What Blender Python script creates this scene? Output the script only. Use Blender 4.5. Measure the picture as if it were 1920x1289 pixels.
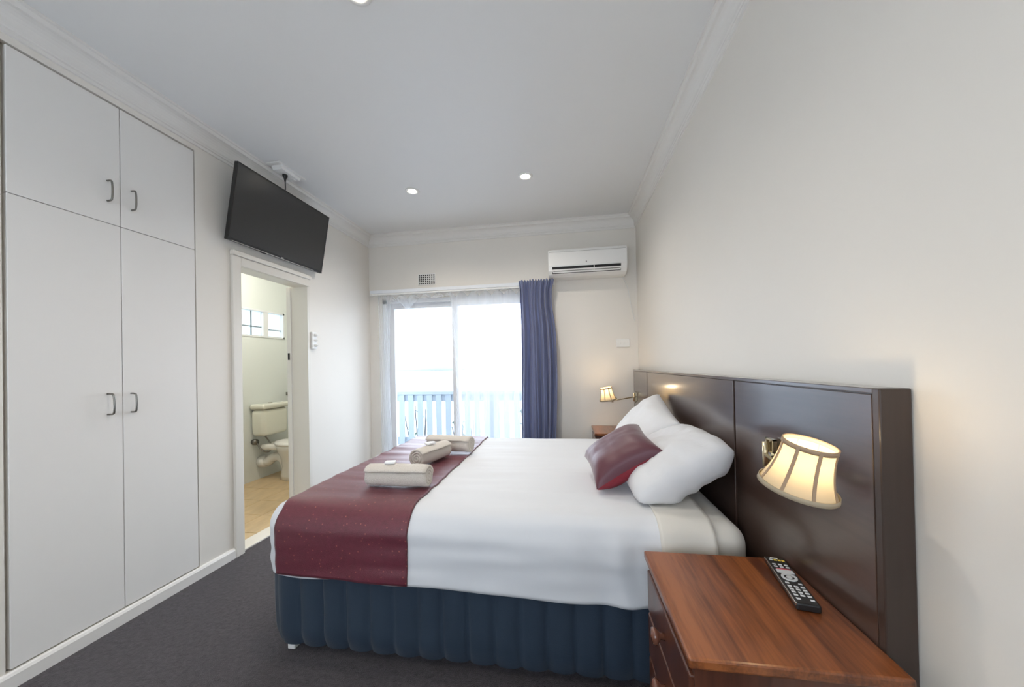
import bpy, bmesh, math, random
from mathutils import Vector, Matrix, noise, Euler

# ------------------------------------------------------------------ scene, camera, world, lights
for o in list(bpy.data.objects): bpy.data.objects.remove(o)
S = bpy.context.scene
C = S.collection
XL, XR, D, H = -2.211, .735, 3.744, 2.75          # left wall, right wall, window wall, ceiling
YB = -1.5                                          # wall behind the viewer
HB = XR - .062                                     # headboard front
R = math.radians

cam_d = bpy.data.cameras.new('camera'); cam = bpy.data.objects.new('camera', cam_d); C.objects.link(cam)
cam_d.sensor_width = 36; cam_d.lens = 36 * 660 / 1920; cam_d.clip_start = .02; cam_d.clip_end = 3000
cam_d.shift_y = 35.9 / 1920
yaw, pitch, roll = -.1513, .0077, -.0202
fw = Vector((math.sin(yaw) * math.cos(pitch), math.cos(yaw) * math.cos(pitch), math.sin(pitch)))
rt = Vector((math.cos(yaw), -math.sin(yaw), 0)); up = rt.cross(fw)
r2 = math.cos(roll) * rt + math.sin(roll) * up; u2 = -math.sin(roll) * rt + math.cos(roll) * up
cam.matrix_world = Matrix(((r2.x, u2.x, -fw.x, 0), (r2.y, u2.y, -fw.y, 0), (r2.z, u2.z, -fw.z, 1.245), (0, 0, 0, 1)))
S.camera = cam

W = bpy.data.worlds.new('world'); S.world = W; W.use_nodes = True
bg = W.node_tree.nodes['Background']; bg.inputs[0].default_value = (.76, .87, 1, 1); bg.inputs[1].default_value = 3.9
S.view_settings.view_transform = 'Standard'; S.view_settings.look = 'None'
S.view_settings.gamma = 1; S.view_settings.use_curve_mapping = False
S.view_settings.exposure = 0.9
DOWNLIGHT_W = 23; LAMP_W = .22

# ------------------------------------------------------------------ materials
MATS = {}
def mat(name, col, rough=.5, metal=0, spec=.5, coat=0, bump=None, var=None, sheen=0, trans=None, emit=None):
    """procedural principled material; var=(scale, amount, stretch) mottles the colour, bump=(scale, strength, stretch)"""
    m = bpy.data.materials.new(name); m.use_nodes = True; nt = m.node_tree; n = nt.nodes; l = nt.links
    b = n['Principled BSDF']; MATS[name] = m
    b.inputs['Base Color'].default_value = (*col, 1); b.inputs['Roughness'].default_value = rough
    b.inputs['Metallic'].default_value = metal; b.inputs['Specular IOR Level'].default_value = spec
    b.inputs['Coat Weight'].default_value = coat; b.inputs['Coat Roughness'].default_value = .12
    if sheen: b.inputs['Sheen Weight'].default_value = sheen
    tc = n.new('ShaderNodeTexCoord')
    def nz(scale, st, detail=4):
        mp = n.new('ShaderNodeMapping'); mp.inputs['Scale'].default_value = st or (1, 1, 1)
        l.new(tc.outputs['Object'], mp.inputs[0])
        t = n.new('ShaderNodeTexNoise'); t.inputs['Scale'].default_value = scale; t.inputs['Detail'].default_value = detail
        l.new(mp.outputs[0], t.inputs['Vector']); return t
    if var:
        t = nz(var[0], var[2] if len(var) > 2 else None)
        cr = n.new('ShaderNodeValToRGB'); a = var[1]
        c2 = var[3] if len(var) > 3 else None
        cr.color_ramp.elements[0].position = .3; cr.color_ramp.elements[1].position = .7
        cr.color_ramp.elements[0].color = (*(c2 or [c * (1 - a) for c in col]), 1)
        cr.color_ramp.elements[1].color = (*[min(1, c * (1 + a)) for c in col], 1)
        l.new(t.outputs['Fac'], cr.inputs[0]); l.new(cr.outputs[0], b.inputs['Base Color'])
    if bump:
        t = nz(bump[0], bump[2] if len(bump) > 2 else None)
        bp = n.new('ShaderNodeBump'); bp.inputs['Strength'].default_value = bump[1]; bp.inputs['Distance'].default_value = .01
        l.new(t.outputs['Fac'], bp.inputs['Height']); l.new(bp.outputs[0], b.inputs['Normal'])
    if emit:
        b.inputs['Emission Color'].default_value = (*emit[0], 1); b.inputs['Emission Strength'].default_value = emit[1]
    if trans:                                   # thin cloth: (see-through share, glow share, colour)
        out = n['Material Output']; tr = n.new('ShaderNodeBsdfTransparent'); tl = n.new('ShaderNodeBsdfTranslucent')
        tl.inputs[0].default_value = (*trans[2], 1)
        m1 = n.new('ShaderNodeMixShader'); m1.inputs[0].default_value = trans[1]
        l.new(b.outputs[0], m1.inputs[1]); l.new(tl.outputs[0], m1.inputs[2])
        m2 = n.new('ShaderNodeMixShader'); m2.inputs[0].default_value = trans[0]
        l.new(m1.outputs[0], m2.inputs[1]); l.new(tr.outputs[0], m2.inputs[2]); l.new(m2.outputs[0], out.inputs[0])
    return m

def glass_mat(name, tint=(1, 1, 1)):
    m = bpy.data.materials.new(name); m.use_nodes = True; nt = m.node_tree; nt.nodes.clear(); n = nt.nodes; l = nt.links
    out = n.new('ShaderNodeOutputMaterial'); tr = n.new('ShaderNodeBsdfTransparent'); tr.inputs[0].default_value = (*tint, 1)
    gl = n.new('ShaderNodeBsdfGlossy'); gl.inputs['Roughness'].default_value = .02
    lw = n.new('ShaderNodeLayerWeight'); lw.inputs[0].default_value = .5
    pw = n.new('ShaderNodeMath'); pw.operation = 'POWER'; pw.inputs[1].default_value = 5; l.new(lw.outputs['Facing'], pw.inputs[0])
    fr = n.new('ShaderNodeMath'); fr.operation = 'MULTIPLY_ADD'; fr.inputs[1].default_value = .9; fr.inputs[2].default_value = .03; l.new(pw.outputs[0], fr.inputs[0])
    mx = n.new('ShaderNodeMixShader'); l.new(fr.outputs[0], mx.inputs[0]); l.new(tr.outputs[0], mx.inputs[1]); l.new(gl.outputs[0], mx.inputs[2])
    l.new(mx.outputs[0], out.inputs[0]); MATS[name] = m; return m

def wood_mat(name, dark, light, rough, grain_axis, coat=0., scale=9):
    m = bpy.data.materials.new(name); m.use_nodes = True; nt = m.node_tree; n = nt.nodes; l = nt.links
    b = n['Principled BSDF']; tc = n.new('ShaderNodeTexCoord'); mp = n.new('ShaderNodeMapping')
    sc = [1, 1, 1]; sc[grain_axis] = .06
    mp.inputs['Scale'].default_value = sc; l.new(tc.outputs['Object'], mp.inputs[0])
    a = n.new('ShaderNodeTexNoise'); a.inputs['Scale'].default_value = scale; a.inputs['Detail'].default_value = 8; a.inputs['Distortion'].default_value = .6
    c = n.new('ShaderNodeTexNoise'); c.inputs['Scale'].default_value = scale * 9; c.inputs['Detail'].default_value = 4
    l.new(mp.outputs[0], a.inputs['Vector']); l.new(mp.outputs[0], c.inputs['Vector'])
    mx = n.new('ShaderNodeMath'); mx.operation = 'MULTIPLY_ADD'; mx.inputs[1].default_value = .45
    l.new(c.outputs['Fac'], mx.inputs[0]); l.new(a.outputs['Fac'], mx.inputs[2])
    cr = n.new('ShaderNodeValToRGB'); e = cr.color_ramp.elements
    e[0].position = .52; e[0].color = (*dark, 1); e[1].position = .86; e[1].color = (*light, 1)
    l.new(mx.outputs[0], cr.inputs[0]); l.new(cr.outputs[0], b.inputs['Base Color'])
    b.inputs['Roughness'].default_value = rough; b.inputs['Coat Weight'].default_value = coat; b.inputs['Coat Roughness'].default_value = .15
    bp = n.new('ShaderNodeBump'); bp.inputs['Strength'].default_value = .06; bp.inputs['Distance'].default_value = .004
    l.new(mx.outputs[0], bp.inputs['Height']); l.new(bp.outputs[0], b.inputs['Normal'])
    MATS[name] = m; return m

def speckle_mat(name, col, dot, rough):
    """woven cloth with scattered small lighter flecks"""
    m = mat(name, col, rough, sheen=.05, bump=(420, .25))
    n = m.node_tree.nodes; l = m.node_tree.links; b = n['Principled BSDF']
    tc = n.new('ShaderNodeTexCoord'); v = n.new('ShaderNodeTexVoronoi'); v.inputs['Scale'].default_value = 44
    l.new(tc.outputs['Object'], v.inputs['Vector'])
    cr = n.new('ShaderNodeValToRGB'); e = cr.color_ramp.elements
    e[0].position = .10; e[0].color = (1, 1, 1, 1); e[1].position = .17; e[1].color = (0, 0, 0, 1)
    l.new(v.outputs['Distance'], cr.inputs[0])
    big = n.new('ShaderNodeTexNoise'); big.inputs['Scale'].default_value = 60; l.new(tc.outputs['Object'], big.inputs['Vector'])
    c1 = n.new('ShaderNodeMix'); c1.data_type = 'RGBA'; c1.inputs[6].default_value = (*[c * .75 for c in col], 1); c1.inputs[7].default_value = (*[c * 1.3 for c in col], 1)
    l.new(big.outputs['Fac'], c1.inputs[0])
    c2 = n.new('ShaderNodeMix'); c2.data_type = 'RGBA'; c2.inputs[7].default_value = (*dot, 1)
    l.new(cr.outputs[0], c2.inputs[0]); l.new(c1.outputs[2], c2.inputs[6]); l.new(c2.outputs[2], b.inputs['Base Color'])
    return m

mat('wall_paint', (.80, .757, .692), .55, bump=(300, .008), var=(1.2, .015))
mat('ceiling_paint', (.81, .805, .79), .46, spec=.5, bump=(5, .01))
mat('cornice_paint', (.80, .775, .735), .45)
mat('cream_gloss', (.76, .72, .65), .35)
mat('door_white', (.81, .785, .75), .42, bump=(250, .02))
mat('skirting_paint', (.80, .77, .73), .35)
mat('carpet', (.046, .034, .041), .95, sheen=.2, bump=(260, 1.0), var=(55, .55))
mat('bath_paint', (.78, .82, .80), .25)
mat('bath_tile', (.62, .46, .27), .35, var=(14, .12, (1, .3, 1)))
mat('grout', (.42, .34, .24), .8)
mat('alu_white', (.80, .82, .85), .4)
mat('plastic_white', (.83, .82, .79), .35)
mat('ac_white', (.85, .84, .81), .3)
mat('dark', (.008, .008, .009), .5)
mat('black_plastic', (.012, .012, .013), .38)
mat('tv_screen', (.022, .022, .023), .26, spec=.7)
mat('metal', (.62, .60, .56), .25, metal=1)
mat('brass', (.72, .62, .42), .28, metal=1)
mat('chrome_dark', (.25, .24, .22), .3, metal=1)
wood_mat('headboard_wood', (.044, .024, .019), (.064, .036, .027), .30, 1, coat=1.)
wood_mat('headboard_end', (.040, .025, .019), (.052, .032, .025), .38, 2, coat=.2)
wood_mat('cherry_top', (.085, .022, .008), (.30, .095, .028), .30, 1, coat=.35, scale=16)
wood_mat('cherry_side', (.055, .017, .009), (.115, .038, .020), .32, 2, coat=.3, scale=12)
wood_mat('knob_wood', (.12, .045, .03), (.2, .08, .05), .2, 2, coat=.5)
mat('linen_white', (.67, .68, .70), .75, sheen=.2, bump=(6, .12, (.4, 2.2, 1)))
mat('linen_cream', (.67, .64, .58), .75, sheen=.2, bump=(8, .12))
mat('pillow_white', (.70, .70, .71), .72, sheen=.2, bump=(10, .5, (1, 1.6, 1)))
speckle_mat('runner_cloth', (.120, .016, .030), (.32, .09, .07), .42)
MATS['runner_cloth'].node_tree.nodes['Principled BSDF'].inputs['Coat Weight'].default_value = .3
MATS['runner_cloth'].node_tree.nodes['Principled BSDF'].inputs['Coat Roughness'].default_value = .42
mat('cushion_satin', (.10, .020, .034), .45, sheen=.3, bump=(9, .12))
mat('cushion_red', (.26, .02, .035), .5, bump=(160, .25))
mat('valance_navy', (.016, .032, .056), .62, sheen=.12, bump=(260, .12))
mat('towel', (.76, .69, .61), .95, sheen=.4, bump=(300, .7))
mat('soap_paper', (.88, .88, .88), .4)
mat('curtain_blue', (.21, .24, .41), .75, sheen=.3, bump=(400, .1), trans=(0, .3, (.2, .24, .42)))
mat('sheer', (.85, .87, .9), .8, trans=(.72, .62, (.95, .97, 1)))
glass_mat('glass')
mat('frosted_glass', (.5, .55, .55), .4, trans=(.04, .8, (.62, .66, .66)))
mat('shade_cloth', (.62, .54, .40), .8, trans=(0, .42, (.50, .42, .29)))
mat('shade_trim', (.50, .37, .25), .7, trans=(0, .3, (.42, .29, .17)))
mat('shade_liner', (.9, .88, .82), .8)
mat('bulb', (1, .9, .7), .4, emit=((1, .80, .50), 18))
mat('downlight_glow', (1, .95, .85), .4, emit=((1, .92, .76), 22))
mat('ceramic', (.76, .76, .66), .12, coat=.5)
mat('ceramic_pan', (.80, .79, .75), .12, coat=.5)
mat('rail_paint', (.30, .35, .41), .5)
mat('deck', (.55, .56, .58), .7)
mat('sea', (.30, .33, .36), .7)
mat('hill_haze', (.19, .22, .25), 1)
mat('leaf', (.06, .10, .08), .6)
mat('twig', (.05, .05, .05), .8)
mat('button_grey', (.62, .64, .66), .4)
mat('button_yellow', (.75, .55, .08), .4)
mat('button_red', (.55, .12, .16), .4)

# ------------------------------------------------------------------ helpers
def empty(name, loc=(0, 0, 0), rot=(0, 0, 0)):
    o = bpy.data.objects.new(name, None); o.empty_display_size = .05; o.location = loc; o.rotation_euler = rot; C.objects.link(o); return o
def tag(o, label, cat, group=None):
    o['label'] = label; o['category'] = cat
    if group: o['group'] = group
    return o
def struct(o, label=None):
    o['kind'] = 'structure'
    if label: o['label'] = label
    return o
def obj(name, bm, m, parent=None, smooth=False, loc=None):
    me = bpy.data.meshes.new(name)
    bmesh.ops.recalc_face_normals(bm, faces=bm.faces)
    bm.to_mesh(me); bm.free()
    if smooth: me.polygons.foreach_set('use_smooth', [True] * len(me.polygons))
    me.materials.append(MATS[m]); o = bpy.data.objects.new(name, me); C.objects.link(o)
    if loc is not None: o.location = loc
    if parent: o.parent = parent
    return o
def solid(o, t, off=0):
    md = o.modifiers.new('thickness', 'SOLIDIFY'); md.thickness = t; md.offset = off; return o
def nb(): return bmesh.new()
def box(bm, x0, x1, y0, y1, z0, z1, bev=0, seg=2):
    vs = [bm.verts.new(p) for p in ((x0, y0, z0), (x1, y0, z0), (x1, y1, z0), (x0, y1, z0), (x0, y0, z1), (x1, y0, z1), (x1, y1, z1), (x0, y1, z1))]
    fs = [bm.faces.new([vs[i] for i in f]) for f in ((0, 3, 2, 1), (4, 5, 6, 7), (0, 1, 5, 4), (1, 2, 6, 5), (2, 3, 7, 6), (3, 0, 4, 7))]
    if bev:
        es = list({e for f in fs for e in f.edges})
        bmesh.ops.bevel(bm, geom=es, offset=bev, segments=seg, profile=.5, affect='EDGES')
    return bm
def bx(*a, **k): return box(nb(), *a, **k)
def prism(bm, pts, axis, a0, a1, bev=0):
    """closed outline pts (in the two other axes, cyclic order) pushed along an axis from a0 to a1"""
    def P(u, v, w): return ((w, u, v), (u, w, v), (u, v, w))[axis]
    A = [bm.verts.new(P(u, v, a0)) for u, v in pts]; B = [bm.verts.new(P(u, v, a1)) for u, v in pts]; n = len(pts)
    fs = [bm.faces.new(A), bm.faces.new(B[::-1])]
    for i in range(n): fs.append(bm.faces.new((A[i], B[i], B[(i + 1) % n], A[(i + 1) % n])))
    if bev:
        es = list({e for f in fs[:2] for e in f.edges})
        bmesh.ops.bevel(bm, geom=es, offset=bev, segments=2, profile=.5, affect='EDGES')
    return bm
def tube(bm, pts, r, seg=8, cap=True):
    pts = [Vector(p) for p in pts]; rings = []; prev = None
    for i, p in enumerate(pts):
        d = (pts[min(i + 1, len(pts) - 1)] - pts[max(i - 1, 0)]).normalized()
        a = prev if prev is not None else (Vector((0, 0, 1)) if abs(d.z) < .9 else Vector((1, 0, 0)))
        s = d.cross(a).normalized(); t = s.cross(d).normalized(); prev = t
        rr = r[i] if isinstance(r, (list, tuple)) else r
        rings.append([bm.verts.new(p + rr * (math.cos(2 * math.pi * k / seg) * s + math.sin(2 * math.pi * k / seg) * t)) for k in range(seg)])
    for a, b in zip(rings, rings[1:]):
        for k in range(seg): bm.faces.new((a[k], a[(k + 1) % seg], b[(k + 1) % seg], b[k]))
    if cap: bm.faces.new(rings[0][::-1]); bm.faces.new(rings[-1])
    return bm
def lathe(bm, prof, seg=32, M=None, close=False):
    """profile of (radius, height) turned about the local z axis"""
    M = M or Matrix(); rings = []
    for r, z in prof:
        rings.append([bm.verts.new(M @ Vector((r * math.cos(2 * math.pi * k / seg), r * math.sin(2 * math.pi * k / seg), z))) for k in range(seg)])
    n = len(rings)
    for i in range(n if close else n - 1):
        a, b = rings[i], rings[(i + 1) % n]
        for k in range(seg): bm.faces.new((a[k], a[(k + 1) % seg], b[(k + 1) % seg], b[k]))
    if not close:
        if prof[0][0] > 1e-4: bm.faces.new(rings[0][::-1])
        if prof[-1][0] > 1e-4: bm.faces.new(rings[-1])
    return bm
def grid(bm, nu, nv, fn, wrap=False):
    V = [[bm.verts.new(fn(i / nu, j / nv)) for j in range(nv + 1)] for i in range(nu + (0 if wrap else 1))]
    for i in range(nu):
        for j in range(nv):
            a, b = V[i], V[(i + 1) % len(V)]
            bm.faces.new((a[j], b[j], b[j + 1], a[j + 1]))
    return V
def spline(pts, n):
    pts = [Vector(p) for p in pts]; out = []
    P = [2 * pts[0] - pts[1]] + pts + [2 * pts[-1] - pts[-2]]
    for i in range(1, len(P) - 2):
        for k in range(n):
            t = k / n; a, b, c, d = P[i - 1], P[i], P[i + 1], P[i + 2]
            out.append(.5 * ((2 * b) + (c - a) * t + (2 * a - 5 * b + 4 * c - d) * t * t + (3 * b - a - 3 * c + d) * t ** 3))
    return out + [pts[-1]]
def wall_cells(axis, a0, a1, us, vs, hole):
    """a wall slab of cells; hole(u, v) says where it is open"""
    bm = nb()
    for u0, u1 in zip(us, us[1:]):
        for v0, v1 in zip(vs, vs[1:]):
            if hole((u0 + u1) / 2, (v0 + v1) / 2): continue
            if axis == 0: box(bm, a0, a1, u0, u1, v0, v1)
            else: box(bm, u0, u1, a0, a1, v0, v1)
    bmesh.ops.remove_doubles(bm, verts=bm.verts, dist=1e-5)
    seen = {}
    for f in bm.faces:
        k = tuple(sorted(v.index for v in f.verts))
    bm.verts.index_update()
    for f in bm.faces: seen.setdefault(tuple(sorted(v.index for v in f.verts)), []).append(f)
    bmesh.ops.delete(bm, geom=[f for fs in seen.values() if len(fs) > 1 for f in fs], context='FACES')
    return bm
def nz(p, s=1): return noise.noise(Vector(p) * s)

# ------------------------------------------------------------------ the room
struct(obj('floor', bx(XL - .1, XR + .1, YB - .1, D + .12, -.06, 0), 'carpet'), 'dark plum-brown cut pile carpet')
struct(obj('ceiling', bx(XL - .1, XR + .1, YB - .1, D + .12, H, H + .1), 'ceiling_paint'), 'white satin ceiling')
YW0, YWS, YW1 = 1.089, 1.460, 1.820                # wardrobe: left edge, meeting line, right edge
ZW0, ZWM, ZW1 = .070, 1.985, 2.588
YD0, YD1, ZD = 2.107, 2.750, 1.965                 # bathroom doorway
def hole_left(y, z): return (YD0 < y < YD1 and z < ZD) or (YW0 - .012 < y < YW1 + .004 and ZW0 - .006 < z < ZW1 + .008)
struct(obj('wall_left', wall_cells(0, XL - .11, XL, [YB, YW0 - .012, YW1 + .004, YD0, YD1, D], [0, ZW0 - .006, ZD, ZW1 + .008, H], hole_left), 'wall_paint'), 'cream painted wall with wardrobe and bathroom doorway')
struct(obj('wall_right', bx(XR, XR + .1, YB, D, 0, H), 'wall_paint'), 'plain cream wall behind the headboard')
WX0, WX1, WZ = -2.06, -.30, 2.02                   # sliding door opening
struct(obj('wall_far', wall_cells(1, D, D + .12, [XL - .1, WX0, WX1, XR + .1], [0, WZ, H], lambda x, z: WX0 < x < WX1 and z < WZ), 'wall_paint'), 'cream end wall around the sliding door')
struct(obj('wall_back', wall_cells(1, YB - .1, YB, [XL - .1, -1.75, .25, XR + .1], [0, .85, 2.1, H], lambda x, z: -1.75 < x < .25 and .85 < z < 2.1), 'wall_paint'))
w3 = struct(empty('window_fill', (-.75, YB - .05, .85)), 'unseen wide window added behind the viewer as daylight fill')  # out of view; added so sky light fills the room from behind
bm = nb()
for q in ((-1, 1, 0, .05), (-1, 1, 1.2, 1.25), (-1, -.95, 0, 1.25), (.95, 1, 0, 1.25), (-.03, .03, 0, 1.25)): box(bm, q[0], q[1], -.03, .03, q[2], q[3])
obj('frame', bm, 'alu_white', w3)
for a, b in ((-.95, -.03), (.03, .95)): obj('pane', bx(a, b, -.003, .003, .05, 1.2), 'glass', w3)

def cornice(name, p0, p1, inward):
    """coved plaster cornice from p0 to p1 along a wall"""
    prof = [(0, 0), (.086, 0), (.086, .012), (.078, .014), (.074, .022)]
    for k in range(7):
        a = k / 6 * math.pi / 2
        prof.append((.070 - .052 * math.sin(a), .030 + .058 * (1 - math.cos(a)) + .0))
    prof += [(.014, .094), (.014, .102), (.008, .106), (.008, .122), (0, .124)]
    bm = nb(); p0, p1, inw = Vector(p0), Vector(p1), Vector(inward); d = (p1 - p0).normalized()
    A, B = [], []
    for u, v in prof:
        A.append(bm.verts.new(p0 + inw * u + Vector((0, 0, -v)) + d * u)); B.append(bm.verts.new(p1 + inw * u + Vector((0, 0, -v)) - d * u))
    for i in range(len(prof)):
        j = (i + 1) % len(prof); bm.faces.new((A[i], A[j], B[j], B[i]))
    bm.faces.new(A); bm.faces.new(B[::-1])
    return struct(obj(name, bm, 'cornice_paint'), 'coved plaster cornice')
cornice('trim_1', (XL, YB, H), (XL, D, H), (1, 0, 0)); cornice('trim_2', (XR, YB, H), (XR, D, H), (-1, 0, 0))
cornice('trim_3', (XL, D, H), (XR, D, H), (0, -1, 0)); cornice('trim_4', (XL, YB, H), (XR, YB, H), (0, 1, 0))
sk = [(0, 0), (.018, 0), (.018, .052), (.012, .062), (.006, .066), (0, .066)]
def skirting(name, pts_axis, a0, a1, base, sgn):
    bm = nb(); prism(bm, [(base + sgn * u, v) for u, v in sk], pts_axis, a0, a1)
    return struct(obj(name, bm, 'skirting_paint'), 'low painted skirting board')
skirting('baseboard_left', 1, YB, 2.043, XL, 1)
skirting('baseboard_near_window', 1, 2.80, D - .02, XL, 1)
skirting('baseboard_right', 1, YB, .86, XR, -1)
skirting('baseboard_far', 0, WX1 + .06, XR - .02, D, -1)

# bathroom doorway frame
df = struct(empty('door_1', (XL, (YD0 + YD1) / 2, 0)), 'cream painted bathroom door frame'); 
def dpart(name, bm, m='cream_gloss'):
    bmesh.ops.translate(bm, verts=bm.verts, vec=-df.location); return obj(name, bm, m, df)
dpart('architrave', bx(XL, XL + .022, YD0 - .062, YD0, 0, ZD + .062, bev=.004))
dpart('architrave', bx(XL, XL + .022, YD0, YD1 + .012, ZD, ZD + .062, bev=.004))
dpart('architrave_cap', bx(XL, XL + .034, YD0 - .066, YD1 + .02, ZD + .062, ZD + .096, bev=.006))
dpart('jamb', bx(XL - .13, XL + .002, YD0 - .02, YD0 + .001, 0, ZD))
dpart('jamb', bx(XL - .15, XL + .006, YD1 - .001, YD1 + .028, 0, ZD))
dpart('jamb_head', bx(XL - .13, XL + .002, YD0, YD1, ZD - .001, ZD + .03))
dpart('door_stop', bx(XL - .19, XL - .15, YD1 - .012, YD1 + .02, 0, ZD, bev=.002), 'door_white')
dpart('strike_plate', bx(XL - .178, XL - .162, YD1 - .016, YD1 - .011, 1.33, 1.39), 'dark')
dpart('threshold', bx(XL - .13, XL - .005, YD0, YD1, 0, .012, bev=.003), 'cream_gloss')

# ------------------------------------------------------------------ bathroom beyond the doorway
BX0, BY0, BY1, BH = -3.5, 1.75, 4.22, 2.55
WY0, WY1, BZ0, BZ1 = 3.34, 3.95, 1.63, 1.95
struct(obj('floor_bathroom', bx(BX0 - .1, XL - .11, BY0, BY1, -.06, -.004), 'grout'), 'grout bed of the bathroom floor')
fl = bpy.data.objects['floor_bathroom']
tile = None
ty = BY0 + .02; n = 0
while ty < BY1 - .05:
    tx = BX0 + .0
    while tx < XL - .13:
        if tile is None:
            tile = obj('tile', bx(0, .296, 0, .296, -.004, .004, bev=.002, seg=1), 'bath_tile', fl, loc=(tx, ty, 0)); t = tile
        else:
            t = tile.copy(); C.objects.link(t); t.location = (tx, ty, 0)
        if tx + .296 > XL - .13: t.scale.x = (XL - .13 - tx) / .296
        if ty + .296 > BY1: t.scale.y = (BY1 - ty) / .296
        tx += .3
    ty += .3
struct(obj('ceiling_bathroom', bx(BX0 - .1, XL - .11, BY0, BY1, BH, BH + .06), 'bath_paint'))
struct(obj('wall_bathroom_outer', wall_cells(0, BX0 - .1, BX0, [BY0, WY0, WY1, BY1], [0, BZ0, BZ1, BH], lambda y, z: WY0 < y < WY1 and BZ0 < z < BZ1), 'bath_paint'), 'pale bathroom wall behind the toilet')
struct(obj('wall_bathroom_end', bx(BX0 - .1, XL - .11, BY1, BY1 + .06, 0, BH), 'bath_paint'))
struct(obj('wall_bathroom_near', bx(BX0 - .1, XL - .11, BY0 - .06, BY0, 0, BH), 'bath_paint'))
struct(obj('wall_bathroom_outside', bx(XL - .11, XL - .1, D + .12, BY1 + .06, 0, BH), 'bath_paint'))
bw = struct(empty('window_2', (BX0, WY0, BZ0)), 'small high bathroom window with four panes')
bm = nb()
for y0, y1, z0, z1 in ((WY0, WY1, BZ0, BZ0 + .02), (WY0, WY1, BZ1 - .02, BZ1), (WY0, WY0 + .02, BZ0, BZ1), (WY1 - .02, WY1, BZ0, BZ1)):
    box(bm, BX0 - .07, BX0 + .008, y0, y1, z0, z1)
bmesh.ops.translate(bm, verts=bm.verts, vec=-bw.location); obj('frame', bm, 'alu_white', bw)
obj('mullion', bx(-.06, .004, .30, .37, .02, .30), 'alu_white', bw)
obj('glazing_bar', bx(-.04, -.02, .16, .168, .02, .30), 'chrome_dark', bw)
obj('glazing_bar', bx(-.04, -.02, .02, .30, .118, .126), 'chrome_dark', bw)
obj('glazing_bar', bx(-.04, -.02, .37, .59, .098, .106), 'chrome_dark', bw)
for a, b in ((.02, .16), (.168, .30), (.37, .59)): obj('pane', bx(-.034, -.028, a, b, .02, .30), 'frosted_glass', bw)

bl = bpy.data.objects['ceiling_bathroom']  # unseen ceiling fixture and point light, added to brighten the bathroom
obj('fill_light_base', lathe(nb(), [(.13, 0), (.13, -.02), (0, -.02)], 32), 'plastic_white', bl, True, loc=(-2.85, 2.9, BH))
obj('fill_light_diffuser', lathe(nb(), [(.12, -.02), (.115, -.05), (.07, -.075), (0, -.082)], 32), 'downlight_glow', bl, True, loc=(-2.85, 2.9, BH))
ld = bpy.data.lights.new('bathroom_fill', 'POINT'); ld.energy = 7; ld.color = (1, .96, .9); ld.shadow_soft_size = .1
lo = bpy.data.objects.new('bathroom_fill', ld); C.objects.link(lo); lo.location = (-2.85, 2.9, BH - .2)
# toilet: back against the outer bathroom wall, bowl towards the bedroom
TY = 3.62
to = tag(empty('toilet', (BX0, TY, 0)), 'cream toilet with boxy cistern seen through the bathroom doorway', 'toilet')
def rbox(sx, sy, sz, r, n=10, faces='xXyYzZ', fn=None):
    """rounded box centred on the origin, made of projected face grids"""
    bm = nb(); h = Vector((sx, sy, sz)) / 2; rr = min(r, sx / 2.01, sy / 2.01, sz / 2.01); inn = h - Vector((rr,) * 3)
    def P(p):
        q = Vector([max(-inn[i], min(inn[i], p[i])) for i in range(3)]); d = p - q
        v = q + (d.normalized() * rr if d.length > 1e-9 else d)
        return fn(v) if fn else v
    def steps(L):
        k = []; m = max(2, n // 2); c = max(1, int(n * 1.2))
        for i in range(m): k.append(-L / 2 + rr * i / m)
        for i in range(c + 1): k.append(-L / 2 + rr + (L - 2 * rr) * i / c)
        for i in range(1, m + 1): k.append(L / 2 - rr + rr * i / m)
        return k
    for ch in faces:
        ax = 'xyz'.index(ch.lower()); sgn = 1 if ch.isupper() else -1; o1, o2 = [a for a in range(3) if a != ax]
        U, V = steps((sx, sy, sz)[o1]), steps((sx, sy, sz)[o2]); G = []
        for u in U:
            row = []
            for v in V:
                p = [0, 0, 0]; p[ax] = sgn * h[ax]; p[o1] = u; p[o2] = v; row.append(bm.verts.new(P(Vector(p))))
            G.append(row)
        for i in range(len(U) - 1):
            for j in range(len(V) - 1): bm.faces.new((G[i][j], G[i + 1][j], G[i + 1][j + 1], G[i][j + 1]))
    bmesh.ops.remove_doubles(bm, verts=bm.verts, dist=1e-5)
    return bm
def cist(v): k = 1 - .10 * max(0, (.15 - (v.z + .15)) / .3); return Vector((v.x, v.y * k, v.z))
obj('cistern', rbox(.175, .36, .30, .045, 8, fn=cist), 'ceramic', to, True, loc=(.095, 0, .655))
obj('cistern_lid', rbox(.195, .385, .062, .03, 8), 'ceramic', to, True, loc=(.10, 0, .838))
obj('flush_button', lathe(nb(), [(0, 0), (.022, 0), (.022, .006), (.018, .009), (0, .009)], 20), 'metal', to, loc=(.1, 0, .868))
def ov(t, a, b, cx): return Vector((cx + a * math.cos(t), b * math.sin(t), 0))
bm = nb(); ring = []
for z, a, b, cx in ((0, .16, .105, .40), (.05, .155, .10, .40), (.15, .15, .095, .41), (.25, .18, .12, .43), (.34, .235, .165, .45), (.385, .255, .182, .46), (.40, .25, .178, .46), (.40, .19, .125, .47), (.30, .13, .09, .47), (.24, .05, .04, .47)):
    ring.append([bm.verts.new(ov(2 * math.pi * k / 28, a, b, cx) + Vector((0, 0, z))) for k in range(28)])
for a, b in zip(ring, ring[1:]):
    for k in range(28): bm.faces.new((a[k], a[(k + 1) % 28], b[(k + 1) % 28], b[k]))
bm.faces.new(ring[0][::-1]); bm.faces.new(ring[-1])
pan = obj('pan', bm, 'ceramic_pan', to, True)
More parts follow.
